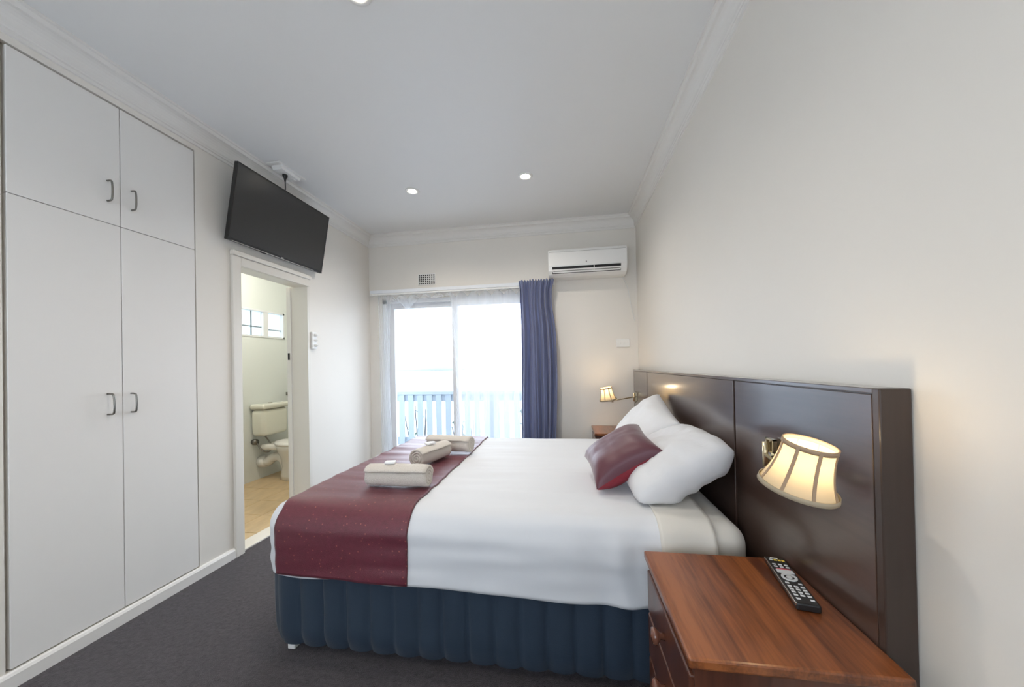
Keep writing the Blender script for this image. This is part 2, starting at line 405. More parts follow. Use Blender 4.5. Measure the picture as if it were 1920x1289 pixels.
obj('pan_shelf', rbox(.28, .24, .07, .03, 6), 'ceramic_pan', to, True, loc=(.20, 0, .375))
bm = nb(); lathe(bm, [(0, 0), (.252, 0), (.262, .012), (.255, .034), (.2, .04), (0, .042)], 32, Matrix.Diagonal((1, .72, 1, 1)))
obj('seat_lid', bm, 'plastic_white', to, True, loc=(.455, 0, .402))
obj('trap_pipe', tube(nb(), spline([(.30, -.0, .10), (.285, -.01, .20), (.22, -.02, .255), (.14, -.03, .235), (.10, -.035, .20), (.0, -.035, .195)], 5), .052, 14), 'ceramic_pan', to, True)
obj('pan_collar', tube(nb(), [(.0, -.035, .195), (.075, -.035, .20)], .066, 16), 'plastic_white', to, True)
obj('stop_valve', tube(nb(), [(0, -.135, .44), (.05, -.135, .44)], .03, 14), 'chrome_dark', to, True)
obj('water_hose', tube(nb(), spline([(.045, -.13, .43), (.09, -.12, .35), (.14, -.08, .32), (.17, -.05, .37), (.14, -.06, .43), (.10, -.08, .50)], 6), .0075, 8), 'chrome_dark', to, True)
hk = tag(empty('paper_holder', (BX0, 3.985, .945)), 'small dark paper holder on bathroom wall beside the cistern', 'holder')
obj('backplate', bx(0, .012, -.02, .02, -.02, .02, bev=.003), 'chrome_dark', hk)
obj('arm', tube(nb(), [(.01, 0, 0), (.06, 0, .0), (.07, -.08, .0)], .009, 8), 'chrome_dark', hk, True)

# ------------------------------------------------------------------ wardrobe
wd = tag(empty('wardrobe', (XL, (YW0 + YW1) / 2, 0)), 'tall built-in white wardrobe with four flat doors and metal pulls', 'wardrobe')
def wpart(name, bm, m, par=wd, smooth=False):
    bmesh.ops.translate(bm, verts=bm.verts, vec=-wd.location); return obj(name, bm, m, par, smooth)
bm = nb(); box(bm, XL - .108, XL - .095, YW0 - .01, YW1 + .002, ZW0 - .004, ZW1 + .006)
for y0, y1, z0, z1 in ((YW0 - .011, YW0 + .004, ZW0 - .005, ZW1 + .007), (YW1 - .004, YW1 + .003, ZW0 - .005, ZW1 + .007), (YW0, YW1, ZW0 - .005, ZW0 + .002), (YW0, YW1, ZW1 - .002, ZW1 + .007)):
    box(bm, XL - .1, XL - .022, y0, y1, z0, z1)
wpart('carcass', bm, 'cream_gloss')
g = .0014
def pull(y, zc, ln, out):
    bm = nb(); pts = [(XL, y, zc - ln / 2)] + spline([(XL + .012, y, zc - ln / 2), (XL + out * .85, y, zc - ln * .46), (XL + out, y, zc - ln * .25), (XL + out * 1.03, y, zc), (XL + out, y, zc + ln * .25), (XL + out * .85, y, zc + ln * .46), (XL + .012, y, zc + ln / 2)], 4) + [(XL, y, zc + ln / 2)]
    return tube(bm, pts, .0042, 8)
for nm, y0, y1, z0, z1, hy, hz, hl, ho in (('door', YW0, YWS, ZW0, ZWM, YWS - .06, 1.095, .10, .040), ('door', YWS, YW1, ZW0, ZWM, YWS + .034, 1.093, .095, .034),
                                 ('door', YW0, YWS, ZWM, ZW1, YWS - .052, 2.145, .10, .030), ('door', YWS, YW1, ZWM, ZW1, YWS + .045, 2.140, .10, .030)):
    d = wpart(nm, bx(XL - .020, XL, y0 + g, y1 - g, z0 + g, z1 - g, bev=.0015, seg=1), 'door_white')
    wpart('handle', pull(hy, hz, hl, ho), 'chrome_dark', d, True)

# ------------------------------------------------------------------ television over the doorway
tv_top, tv_bot = Vector((-2.061, 0, 2.600)), Vector((-2.148, 0, 2.102))
upv = (tv_top - tv_bot); tvh = upv.length; upv.normalize(); nrm = Vector((upv.z, 0, -upv.x))
tv = tag(empty('television', (0, 0, 0)), 'flat black television tilted down on the wall above the bathroom doorway', 'television')
tv.matrix_world = Matrix(((nrm.x, 0, upv.x, tv_bot.x), (nrm.y, 1, upv.y, 1.972), (nrm.z, 0, upv.z, tv_bot.z), (0, 0, 0, 1)))
tw = .888
obj('casing', bx(-.028, -.004, 0, tw, 0, tvh, bev=.003), 'black_plastic', tv)
obj('back_shell', rbox(.03, .62, .3, .012, 4), 'black_plastic', tv, loc=(-.038, tw / 2, tvh / 2))
obj('screen', bx(-.006, -.0015, .008, tw - .008, .018, tvh - .008), 'tv_screen', tv)
bm = nb()
for a in ((0, tw, 0, .016), (0, tw, tvh - .007, tvh), (0, .007, .016, tvh - .007), (tw - .007, tw, .016, tvh - .007)): box(bm, -.006, 0, *a)
obj('bezel', bm, 'black_plastic', tv)
obj('trim_strip', bx(-.004, .0008, .03, tw - .1, .0, .0035), 'metal', tv)
obj('badge', bx(0, .0015, tw / 2 - .012, tw / 2 + .012, .005, .012), 'metal', tv)
obj('sensor', bx(-.012, 0, .26, .30, -.008, .0), 'black_plastic', tv)
obj('wall_bracket', bx(-.085, -.045, tw / 2 - .1, tw / 2 + .1, tvh / 2 - .1, tvh / 2 + .1), 'black_plastic', tv)

# ceiling outlet above the television
co = tag(empty('ceiling_outlet', (-2.05, 2.37, H)), 'white ceiling power outlet with black plug above the television', 'outlet')
obj('base_plate', bx(-.062, .05, -.13, .13, -.010, 0, bev=.003), 'plastic_white', co)
bm = nb(); prism(bm, [(-.10, -.010), (.10, -.010), (.085, -.034), (-.085, -.034)], 0, -.045, .03)
obj('cover', bm, 'plastic_white', co)
obj('switch', bx(-.01, .008, .05, .075, -.039, -.033, bev=.002), 'plastic_white', co)
pl = obj('plug', lathe(nb(), [(0, -.085), (.005, -.085), (.009, -.06), (.016, -.05), (.018, -.033), (0, -.033)], 16), 'black_plastic', co, True, loc=(-.012, -.01, 0))
obj('cord', tube(nb(), spline([(0, 0, -.082), (.004, -.004, -.11), (-.004, .004, -.15), (-.03, .01, -.20), (-.055, .02, -.24)], 6), .004, 8), 'black_plastic', pl, True)

# light switch by the doorway
sw = tag(empty('light_switch', (XL, 2.812, 1.50)), 'white wall switch plate with knobs beside the bathroom door frame', 'light switch')
obj('plate', bx(0, .022, -.027, .027, -.075, .075, bev=.003), 'plastic_white', sw)
for z, ln, r_ in ((.047, .028, .012), (.0, .024, .009), (-.045, .026, .011)):
    obj('knob', lathe(nb(), [(r_, 0), (r_, ln * .6), (r_ * .7, ln), (0, ln)], 14, Matrix.Rotation(R(90), 4, 'Y')), 'plastic_white', sw, True, loc=(.02, .006, z))

# ------------------------------------------------------------------ downlights
GD = 'ceiling downlights'
for i, (x, y, lab, ax) in enumerate(((-1.261, 2.83, 'glowing round downlight in the ceiling above the doorway end of the window', -.3), (-.286, 2.776, 'glowing round downlight in the ceiling nearest the air conditioner', .3), (-.792, 1.285, 'glowing round downlight cut by the top edge of the view', 0), (-.30, -.35, 'unseen round downlight added in the ceiling behind the viewer for fill light', 0), (-1.35, -.35, 'unseen round fill downlight added behind the viewer near the wardrobe side', 0))):  # the pair behind the viewer is unseen, added as fill
    d = tag(empty('downlight', (x, y, H)), lab, 'downlight', GD)
    obj('trim_ring', lathe(nb(), [(.058, 0), (.058, -.004), (.050, -.008), (.036, -.006), (.034, 0)], 36, close=True), 'plastic_white', d, True)
    obj('lens', lathe(nb(), [(0, -.006), (.030, -.006), (.035, -.002), (0, -.002)], 28), 'downlight_glow', d, True)
    ld = bpy.data.lights.new('downlight_beam', 'SPOT'); ld.energy = DOWNLIGHT_W * (1 if i < 3 else .35); ld.color = (1, .93, .83); ld.spot_size = R(150); ld.spot_blend = 1; ld.shadow_soft_size = .035
    lo = bpy.data.objects.new('downlight_beam', ld); C.objects.link(lo); lo.parent = d; lo.location = (0, 0, -.02)

# ------------------------------------------------------------------ sliding door, balcony, outside
w1 = struct(empty('window_1', (0, D, 0)), 'white framed sliding glass door to the balcony')
def wp(name, *a, m='alu_white', **k): return obj(name, bx(*a, **k), m, w1)
wp('frame', WX0, WX0 + .05, .02, .11, 0, WZ); wp('frame', WX1 - .05, WX1, .02, .11, 0, WZ); wp('frame_head', WX0, WX1, .02, .11, WZ - .045, WZ); wp('frame_sill', WX0, WX1, .02, .11, 0, .04)
for x0, x1, y in ((WX0 + .05, -1.17, .075), (-1.24, WX1 - .05, .035)):
    f = obj('sash', (lambda b: (box(b, x0, x0 + .07, y - .015, y + .02, .04, WZ - .045), box(b, x1 - .07, x1, y - .015, y + .02, .04, WZ - .045), box(b, x0 + .07, x1 - .07, y - .015, y + .02, WZ - .1, WZ - .045), box(b, x0 + .07, x1 - .07, y - .015, y + .02, .04, .12), b)[-1])(nb()), 'alu_white', w1)
    obj('pane', bx(x0 + .07, x1 - .07, y, y + .005, .12, WZ - .1), 'glass', f)
wp('lock', -1.20, -1.185, -.01, .02, 1.0, 1.12, m='plastic_white')

struct(obj('balcony_floor', bx(-3.6, 1.6, D + .12, 5.25, -.16, -.03), 'deck'), 'balcony deck outside the sliding door')
struct(obj('balcony_eave', bx(-2.3, 1.2, D + .12, 4.18, 2.03, 2.12), 'alu_white'), 'pale eave above the sliding door')
rl = tag(empty('balcony_railing', (-1.0, 5.06, -.03)), 'pale painted timber balcony railing with upright slats outside the sliding door', 'railing')
obj('top_rail', bx(-2.4, 2.2, -.03, .045, .86, .91, bev=.004), 'rail_paint', rl)
obj('upper_rail', bx(-2.4, 2.2, .0, .03, .76, .86), 'rail_paint', rl)
obj('bottom_rail', bx(-2.4, 2.2, .0, .03, .10, .22), 'rail_paint', rl)
sl = None
for k in range(31):
    x = -2.36 + .147 * k
    if sl is None: sl = obj('slat', bx(-.043, .043, -.022, -.001, .05, .86, bev=.002, seg=1), 'rail_paint', rl, loc=(x, 0, 0))
    else: s = sl.copy(); C.objects.link(s); s.location = (x, 0, 0)
for x in (-2.4, -.15, 2.1): obj('post', bx(x, x + .09, .03, .12, 0, .87), 'rail_paint', rl)
struct(obj('ground', bx(-900, 900, 8, 1400, -9, -8.8), 'sea'), 'hazy water far below the balcony')
bm = nb(); V = grid(bm, 90, 3, lambda u, v: Vector((-560 + 520 * u, 900 + 60 * v, -9 + (1 - v) * 0 + (v * (30 * math.exp(-((u - .5) / .2) ** 2) + 10 * nz((u * 9, 0, 3)) + 6)))))
hill = obj('hill', bm, 'hill_haze', smooth=True); tag(hill, 'faint blue hill across the water seen through the left glass pane', 'hill'); solid(hill, 4)

random.seed(5)
def shrub(x, y, h_, w_, lab, nleaf):
    t = tag(empty('shrub', (x, y, -1.6)), lab, 'shrub', 'shrubs beyond the balcony railing')
    bm = nb(); bl = nb()
    for s in range(7):
        a = random.uniform(-w_, w_); tip = Vector((a, random.uniform(-.2, .2), h_ * random.uniform(.75, 1)))
        pts = spline([(a * .2, 0, 0), (a * .5, 0, tip.z * .5), tip], 5); tube(bm, pts, .008, 5)
        for k in range(nleaf):
            p = pts[random.randrange(len(pts) // 3, len(pts))] + Vector((random.gauss(0, .07), random.gauss(0, .07), random.gauss(0, .06)))
            M = Matrix.Translation(p) @ Euler((random.uniform(0, 3), random.uniform(0, 3), random.uniform(0, 6))).to_matrix().to_4x4()
            L = random.uniform(.03, .055)
            v = [bl.verts.new(M @ Vector(q)) for q in ((-L, 0, 0), (-.2 * L, -.4 * L, .1 * L), (L, 0, 0), (-.2 * L, .4 * L, .1 * L))]
            bl.faces.new(v)
    obj('stems', bm, 'twig', t); f = obj('foliage', bl, 'leaf', t); f['kind'] = 'stuff'
shrub(-2.5, 5.75, 2.2, .3, 'thin twiggy shrub behind the left end of the balcony railing', 16)
shrub(-1.6, 5.8, 2.15, .3, 'sparse shrub behind the balcony railing near the sliding door centre bar', 16)
shrub(-.55, 5.8, 2.9, .45, 'taller leafy shrub behind the balcony railing beside the blue curtain', 45)

# curtain track, sheers, blue curtain
tk = tag(empty('curtain_track', (-1.1, D - .06, 2.09)), 'white curtain track above the sliding door', 'curtain track')
obj('board', bx(-1.06, 1.0, -.02, .058, -.012, .024, bev=.003), 'alu_white', tk)
obj('rail', bx(-1.05, .98, -.015, .012, -.03, -.013), 'plastic_white', tk)
obj('end_cap', bx(-1.062, -1.03, -.022, .02, -.036, -.012, bev=.003), 'plastic_white', tk)
def sheer(name, lab, fx, top, z0, nu=160, nv=60, y=D - .055, amp=.018, folds=16):
    bm = nb()
    def P(u, v):
        zt = top(u); z = zt + (z0(u) - zt) * v
        return Vector((fx(u, v), y + amp * math.sin(u * folds * 2 * math.pi + 1.5 * nz((u * 3, v * 2, 1))) * (.35 + .65 * v) + .006 * nz((u * 30, v * 4, 0)), z))
    grid(bm, nu, nv, P); o = obj(name, bm, 'sheer', smooth=True); tag(o, lab, 'curtain', 'white sheer curtains'); return o
def scal(u, n, d, base=2.056): return base - d * (1 - abs(math.cos(math.pi * n * u)) ** .8)
sheer('sheer_curtain', 'white sheer curtain bunched at the left edge of the sliding door', lambda u, v: -2.075 + .15 * u * (1 - .22 * math.sin(v * math.pi * .9)) + .02 * v, lambda u: 2.055, lambda u: .03, 90, 50, folds=7, amp=.022)
sheer('sheer_curtain', 'white sheer curtain hanging over the right glass pane beside the blue curtain', lambda u, v: -1.235 + .80 * u + (1 - u) ** 3 * (.06 * math.sin(v * 2.4) - .10 * max(0, v - .55)), lambda u: scal(u, 6, .06), lambda u: .03, 190, 50, folds=9, amp=.010)
sheer('sheer_curtain', 'short drooping scalloped piece of white sheer over the left pane', lambda u, v: -1.93 + .70 * u, lambda u: scal(u, 5, .05), lambda u: 1.985 - .12 * math.exp(-((u - .30) / .10) ** 2) + .03 * u, 120, 10, folds=5, amp=.008)

bm = nb()
def cur(u, v):
    z = 2.118 - v * 2.09
    head = max(0, 1 - v / .045)
    w = .335 + .012 * math.sin(v * 5) - .02 * math.exp(-((v - .12) / .08) ** 2) + .035 * v
    x = -.462 + .012 * math.sin(v * 3.0 + .5) + w * u + .03 * head * (u - .3)
    x += .010 * math.sin(v * 7 + u * 5) * v
    ph = u * 4.6 * 2 * math.pi + 1.6 * math.sin(u * 7 + .6) + .8 * nz((u * 3, v * 1.3, 0))
    am = (.030 + .016 * nz((u * 5, v * 1.5, 2))) * (1 - .5 * head)
    y = D - .115 + am * math.sin(ph) + .009 * math.sin(u * 61 + 3 * nz((u * 5, v * 2.2, 6))) + (.010 * math.sin(u * 150) * head) - .012 * head
    return Vector((x, y, z + .010 * head * math.sin(u * 80)))
grid(bm, 260, 60, cur)
cu = obj('blue_curtain', bm, 'curtain_blue', smooth=True); solid(cu, .004); tag(cu, 'slate blue pleated curtain at the right side of the sliding door', 'curtain')

# wall vent
vt = tag(empty('wall_vent', (-1.514, D, 2.224)), 'small white grid air vent on the wall above the sliding door', 'vent')
obj('backing', bx(-.09, .09, -.003, -.001, -.055, .055), 'dark', vt)
bm = nb()
for k in range(9): x = -.096 + .024 * k; box(bm, x - .0035, x + .0035, -.010, -.003, -.06, .06)
for k in range(6): z = -.057 + .0228 * k; box(bm, -.10, .10, -.009, -.003, z - .0035, z + .0035)
obj('grille', bm, 'plastic_white', vt)

# air conditioner
ac = tag(empty('air_conditioner', (.23, D - .004, 2.127)), 'white split air conditioner on the end wall above the curtain', 'air conditioner')
AW = .765
pr = [(0, 0), (0, .272)] + [(-.17, .272), (-.195, .262), (-.203, .24), (-.205, .10), (-.195, .055), (-.165, .02), (-.12, .004)]
obj('body', prism(nb(), pr, 0, -AW / 2, AW / 2, bev=.006), 'ac_white', ac)
obj('front_panel', prism(nb(), [(-.2, .098), (-.2, .236), (-.2085, .236), (-.211, .225), (-.211, .108), (-.2085, .098)], 0, -AW / 2 + .006, AW / 2 - .006), 'ac_white', ac)
obj('seam', bx(-AW / 2 + .01, AW / 2 - .01, -.2055, -.2, .2365, .2395), 'chrome_dark', ac)
obj('air_slot', prism(nb(), [(-.175, .030), (-.2035, .090), (-.208, .090), (-.180, .028)], 0, -AW / 2 + .04, AW / 2 - .06), 'dark', ac)
fl_ = obj('flap', prism(nb(), [(-.187, .034), (-.204, .066), (-.212, .064), (-.197, .030)], 0, -AW / 2 + .045, AW / 2 - .065), 'ac_white', ac)
obj('flap_strip', bx(-AW / 2 + .05, AW / 2 - .07, -.2085, -.204, .044, .050), 'chrome_dark', ac)
obj('divider', bx(.062, .070, -.212, -.195, .03, .092), 'ac_white', ac)
obj('indicator', bx(-.012, -.004, -.2125, -.21, .122, .134), 'dark', ac)
obj('cable', tube(nb(), spline([(AW / 2 - .02, -.02, .0), (AW / 2 + .03, -.012, -.12), (AW / 2 + .06, -.010, -.30), (AW / 2 + .095, -.008, -.46)], 6), .0035, 6), 'plastic_white', ac, True)
ws = tag(empty('wall_socket', (.585, D, 1.452)), 'white double wall switch plate below the air conditioner', 'switch')
obj('plate', bx(-.066, .066, -.012, 0, -.042, .042, bev=.003), 'plastic_white', ws)
for x in (-.02, .02): obj('rocker', bx(x - .008, x + .008, -.017, -.011, -.012, .012, bev=.002), 'plastic_white', ws)

# ------------------------------------------------------------------ headboard
HY0, HY1, HZ = .876, 3.70, 1.178
hb = tag(empty('headboard', (XR, (HY0 + HY1) / 2, 0)), 'wide dark brown glossy panelled headboard along the right wall', 'headboard')
def hp(name, *a, m='headboard_wood', **k):
    bm = bx(*a, **k); bmesh.ops.translate(bm, verts=bm.verts, vec=-hb.location); return obj(name, bm, m, hb)
hp('backing_board', HB + .014, XR - .002, HY0 + .006, HY1 - .004, .02, HZ - .012)
S1, S2, S3 = 1.552, 3.098, HY1
hp('panel', HB, HB + .014, HY0 + .022, S1 - .007, .03, HZ - .014, bev=.002); hp('panel', HB, HB + .014, S1 + .007, S2 - .006, .03, HZ - .014, bev=.002); hp('panel', HB, HB + .014, S2 + .006, HY1 - .005, .03, HZ - .014, bev=.002)
hp('end_post', HB - .0015, XR - .002, HY0, HY0 + .020, .0, HZ - .0, bev=.003, m='headboard_end')
hp('top_rail', HB - .001, XR - .002, HY0 + .018, HY1, HZ - .012, HZ, bev=.002)

# ------------------------------------------------------------------ nightstands
def nightstand(y0, y1, lab, ztop=.608):
    ns = tag(empty('nightstand', (.46, (y0 + y1) / 2, 0)), lab, 'nightstand', 'nightstands beside the bed')
    w = (y1 - y0) / 2; X0, X1 = .248 - .46, HB - .46 - .002
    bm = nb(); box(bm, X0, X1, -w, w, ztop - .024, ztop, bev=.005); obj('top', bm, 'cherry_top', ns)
    b0, b1 = X0 + .016, X1 - .004; s = w - .016
    bm = nb()
    for sy in (-1, 1):
        y = sy * s; a, b = sorted((y, y - sy * .020))
        for q in ((b0, b0 + .045, 0, ztop - .024), (b1 - .045, b1, 0, ztop - .024), (b0 + .045, b1 - .045, ztop - .074, ztop - .024), (b0 + .045, b1 - .045, .05, .12)): box(bm, q[0], q[1], a, b, q[2], q[3])
    box(bm, b0 + .02, b1, -s + .02, s - .02, .05, .065); box(bm, b1 - .012, b1, -s + .02, s - .02, .05, ztop - .024)
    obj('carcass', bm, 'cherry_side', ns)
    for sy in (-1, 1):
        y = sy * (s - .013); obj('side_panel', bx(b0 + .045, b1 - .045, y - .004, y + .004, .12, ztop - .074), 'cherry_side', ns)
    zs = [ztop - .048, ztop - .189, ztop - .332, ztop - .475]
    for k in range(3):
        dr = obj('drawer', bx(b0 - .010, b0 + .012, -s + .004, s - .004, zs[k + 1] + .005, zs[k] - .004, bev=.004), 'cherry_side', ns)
        for y in (.0,):
            obj('knob', lathe(nb(), [(.009, 0), (.008, .012), (.018, .019), (.022, .026), (.019, .033), (0, .037)], 20, Matrix.Rotation(R(-90), 4, 'Y')), 'knob_wood', dr, True, loc=(b0 - .010, y, (zs[k] + zs[k + 1]) / 2 - .004))
    return ns
nightstand(.807, 1.252, 'reddish brown wooden nightstand in the foreground with drawers, remote control on it')
nightstand(3.29, 3.725, 'wooden nightstand in the far corner under the window-side reading lamp')

# remote control
rm = tag(empty('remote_control', (.612, 1.102, .609)), 'long black television remote with grey buttons on the near nightstand', 'remote control')
rm.rotation_euler = (0, 0, -R(10.2))
RL, RW = .229, .053
bm = nb(); box(bm, -RW / 2, RW / 2, -RL / 2, RL / 2, 0, .019, bev=.004); obj('casing', bm, 'black_plastic', rm)
obj('side_strip', bx(-RW / 2 - .0012, -RW / 2 + .003, -RL / 2 + .002, RL / 2 - .002, .011, .0185, bev=.001, seg=1), 'metal', rm)
def btn(name, m, spots, a, b):
    bm = nb()
    for x, y in spots: box(bm, x - a, x + a, y - b, y + b, .0188, .0208, bev=.0008, seg=1)
    o = obj(name, bm, m, rm); o['kind'] = 'stuff'; return o
cols = (-.015, 0, .015)
btn('number_buttons', 'button_grey', [(x, -.040 - .013 * k) for k in range(4) for x in cols] + [(-.015, -.095), (.015, -.095)], .0048, .0034)
btn('function_buttons', 'button_grey', [(x, .058 + .0125 * k) for k in range(2) for x in cols] + [(-.015, -.025), (.015, -.025), (-.015, .096)], .0046, .003)
btn('colour_buttons', 'button_yellow', [(-.004, .096), (.006, .096), (.016, .096)], .004, .0034)
btn('power_button', 'plastic_white', [(-.005, .106)], .010, .002)
btn('red_button', 'button_red', [(0, .046)], .018, .0025)
btn('menu_plate', 'button_grey', [(0, .033)], .021, .0085)
obj('dial', lathe(nb(), [(.013, .0188), (.013, .0212), (.019, .0212), (.019, .0188)], 28, close=True), 'button_grey', rm, loc=(0, .004, 0))
obj('dial_centre', lathe(nb(), [(0, .0188), (.007, .0188), (.007, .0215), (0, .0215)], 20), 'button_grey', rm, loc=(0, .004, 0))

# ------------------------------------------------------------------ wall reading lamps
def lamp(base, joint, sc, axis, k, lab, power):
    """swing-arm reading lamp: base on the headboard, an elbow, the shade centre, the shade's axis, shade scale"""
    L = tag(empty('reading_lamp', base), lab, 'lamp', 'swing-arm reading lamps on the headboard')
    B = Vector(base); J = Vector(joint) - B; Sc = Vector(sc) - B; ax = Vector(axis).normalized()
    M = Matrix.Translation(Sc) @ ax.to_track_quat('Z', 'Y').to_matrix().to_4x4() @ Matrix.Scale(k, 4)
    obj('backplate', bx(-.008, 0, -.010, .010, -.040, .040, bev=.002), 'brass', L)
    bm = nb()
    for y0, y1, z0, z1 in ((-.030, .012, .008, .052), (-.012, .030, -.052, -.004)):      # pierced square ornaments
        t = .005
        for q in ((y0, y1, z0, z0 + t), (y0, y1, z1 - t, z1), (y0, y0 + t, z0, z1), (y1 - t, y1, z0, z1)): box(bm, -.022, -.010, *q)
        box(bm, -.020, -.012, (y0 + y1) / 2 - .002, (y0 + y1) / 2 + .002, z0, z1)
    obj('ornament', bm, 'brass', L)
    obj('pivot', tube(nb(), [(-.030, 0, -.04), (-.030, 0, .04)], .008, 12), 'brass', L, True)
    S0 = M @ Vector((0, 0, -.085))
    obj('arm', tube(nb(), [(-.03, 0, 0), J], .0055, 10), 'brass', L, True)
    obj('arm', tube(nb(), [J + Vector((0, 0, -.006)), Vector((S0.x, S0.y, S0.z))], .0055, 10), 'brass', L, True)
    obj('elbow', tube(nb(), [J + Vector((0, 0, -.016)), J + Vector((0, 0, .012))], .009, 12), 'brass', L, True)
    obj('socket', lathe(nb(), [(.010, -.09), (.016, -.085), (.016, -.035), (.012, -.03)], 16, M), 'brass', L, True)
    bulb = obj('bulb', lathe(nb(), [(.011, -.03), (.016, -.015), (.024, .010), (.021, .026), (.010, .038), (0, .041)], 20, M), 'bulb', L, True)
    def prof(t):                                   # bell: narrow at the top, flaring at the foot
        return .064 + .030 * t ** 2.2 + .002 * t, .068 - .140 * t
    bm = nb(); n = 8
    def P(u, v):
        r_, z = prof(v); a = 2 * math.pi * u; kk = 1 - .035 * abs(math.sin(n / 2 * a)) ** 1.5
        return M @ Vector((r_ * kk * math.cos(a), r_ * kk * math.sin(a), z))
    grid(bm, 96, 16, P, wrap=True)
    sh = obj('shade', bm, 'shade_cloth', L, True)
    for z, r_ in (prof(0)[::-1], prof(1)[::-1]):
        d_ = 1 if z > 0 else -1
        obj('rim', lathe(nb(), [(r_ - .0025, z + .002 * d_), (r_ + .0018, z + .002 * d_), (r_ + .0018 + (.0 if d_ > 0 else -.002), z - .011 * d_), (r_ - .0025, z - .011 * d_)], 64, M, close=True), 'shade_trim' if d_ > 0 else 'shade_cloth', sh, True)
    for q in range(n):
        a = 2 * math.pi * q / n
        bm = nb(); A, Bv = [], []
        for s in range(11):
            r_, z = prof(s / 10); w_ = .0042
            for lst, sg in ((A, -1), (Bv, 1)):
                ang = a + sg * w_ / r_; lst.append((ang, r_, z))
        for s in range(10):
            def vv(e, dr): return bm.verts.new(M @ Vector(((e[1] + dr) * math.cos(e[0]), (e[1] + dr) * math.sin(e[0]), e[2])))
            bm.faces.new([vv(A[s], .001), vv(Bv[s], .001), vv(Bv[s + 1], .001), vv(A[s + 1], .001)])
        bmesh.ops.remove_doubles(bm, verts=bm.verts, dist=1e-5)
        solid(obj('rib', bm, 'shade_trim', sh), .0016)
    ld = bpy.data.lights.new('lamp_glow', 'POINT'); ld.energy = power; ld.color = (1, .77, .49); ld.shadow_soft_size = .03 * k
    lo = bpy.data.objects.new('lamp_glow', ld); C.objects.link(lo); lo.parent = L; lo.location = M @ Vector((0, 0, .058))
    return L
lamp((HB - .0004, 1.272, .937), (.60, 1.05, .925), (.530, .893, 1.004), (.15, -.20, .97), .79, 'large glowing cream bell shade reading lamp above the near nightstand', LAMP_W)
lamp((HB - .0004, 3.53, .916), (.43, 3.44, .893), (.385, 3.47, .955), (-.16, -.05, .97), .84, 'small glowing reading lamp in the far corner beside the end wall', LAMP_W * 3)

# ------------------------------------------------------------------ bed
BF, BN, BFr = -1.290, 1.385, 2.865                 # base: foot, near side, far side
bd = tag(empty('bed', (-.3, (BN + BFr) / 2, 0)), 'double bed with navy quilted base and cream fitted sheet', 'bed')
def bp_(name, bm, m, smooth=True):
    bmesh.ops.translate(bm, verts=bm.verts, vec=-bd.location); return obj(name, bm, m, bd, smooth)
# quilted valance: vertical channels all the way round three sides
path = []
rc = .06; Xh = .655
def arc(cx, cy, a0, a1, n=8): return [(cx + rc * math.cos(a0 + (a1 - a0) * k / n), cy + rc * math.sin(a0 + (a1 - a0) * k / n)) for k in range(n + 1)]
path = [(Xh, BN)] + arc(BF + rc, BN + rc, -math.pi / 2, -math.pi) + arc(BF + rc, BFr - rc, math.pi, math.pi / 2) + [(Xh, BFr)]
dense = []
for (x0, y0), (x1, y1) in zip(path, path[1:]):
    L = math.hypot(x1 - x0, y1 - y0); k = max(1, int(L / .009))
    for i in range(k): dense.append((x0 + (x1 - x0) * i / k, y0 + (y1 - y0) * i / k))
dense.append(path[-1]); acc = [0]
for a, b in zip(dense, dense[1:]): acc.append(acc[-1] + math.hypot(b[0] - a[0], b[1] - a[1]))
bm = nb(); NZ = 14; rows = []
CH = .1065
for i, (x, y) in enumerate(dense):
    a = dense[max(i - 1, 0)]; b = dense[min(i + 1, len(dense) - 1)]
    nx, ny = -(b[1] - a[1]), (b[0] - a[0]); l_ = math.hypot(nx, ny); nx, ny = nx / l_, ny / l_
    if (x - (-.3)) * nx + (y - 2.1) * ny < 0: nx, ny = -nx, -ny
    ph = (acc[i] / CH) % 1
    puff = .026 * (abs(math.sin(math.pi * ph)) ** .35)
    row = []
    for j in range(NZ + 1):
        t = j / NZ; z = .05 + .36 * t
        o_ = puff + .004 * nz((acc[i] * 4, t * 3, 0)) - .02 * max(0, .16 - t) / .16 * .8 + .006 * t
        row.append(bm.verts.new((x + nx * o_, y + ny * o_, z)))
    rows.append(row)
for a, b in zip(rows, rows[1:]):
    for j in range(NZ): bm.faces.new((a[j], b[j], b[j + 1], a[j + 1]))
bp_('base_valance', bm, 'valance_navy')
bp_('base_box', bx(BF + .03, Xh, BN + .025, BFr - .025, .055, .40), 'valance_navy', False)
for x, y in ((-1.235, 1.425), (-1.235, 2.80), (.55, 1.425), (.55, 2.80)):
    bp_('foot', bx(x - .018, x + .018, y - .018, y + .018, 0, .056, bev=.004), 'plastic_white', False)
mt = rbox(1.94, 1.50, .245, .075, 12, fn=lambda v: v + Vector((0, 0, .004 * nz((v.x * 4, v.y * 4, 0)))))
bmesh.ops.translate(mt, verts=mt.verts, vec=(-.325, 2.115, .520)); bp_('mattress', mt, 'linen_cream')

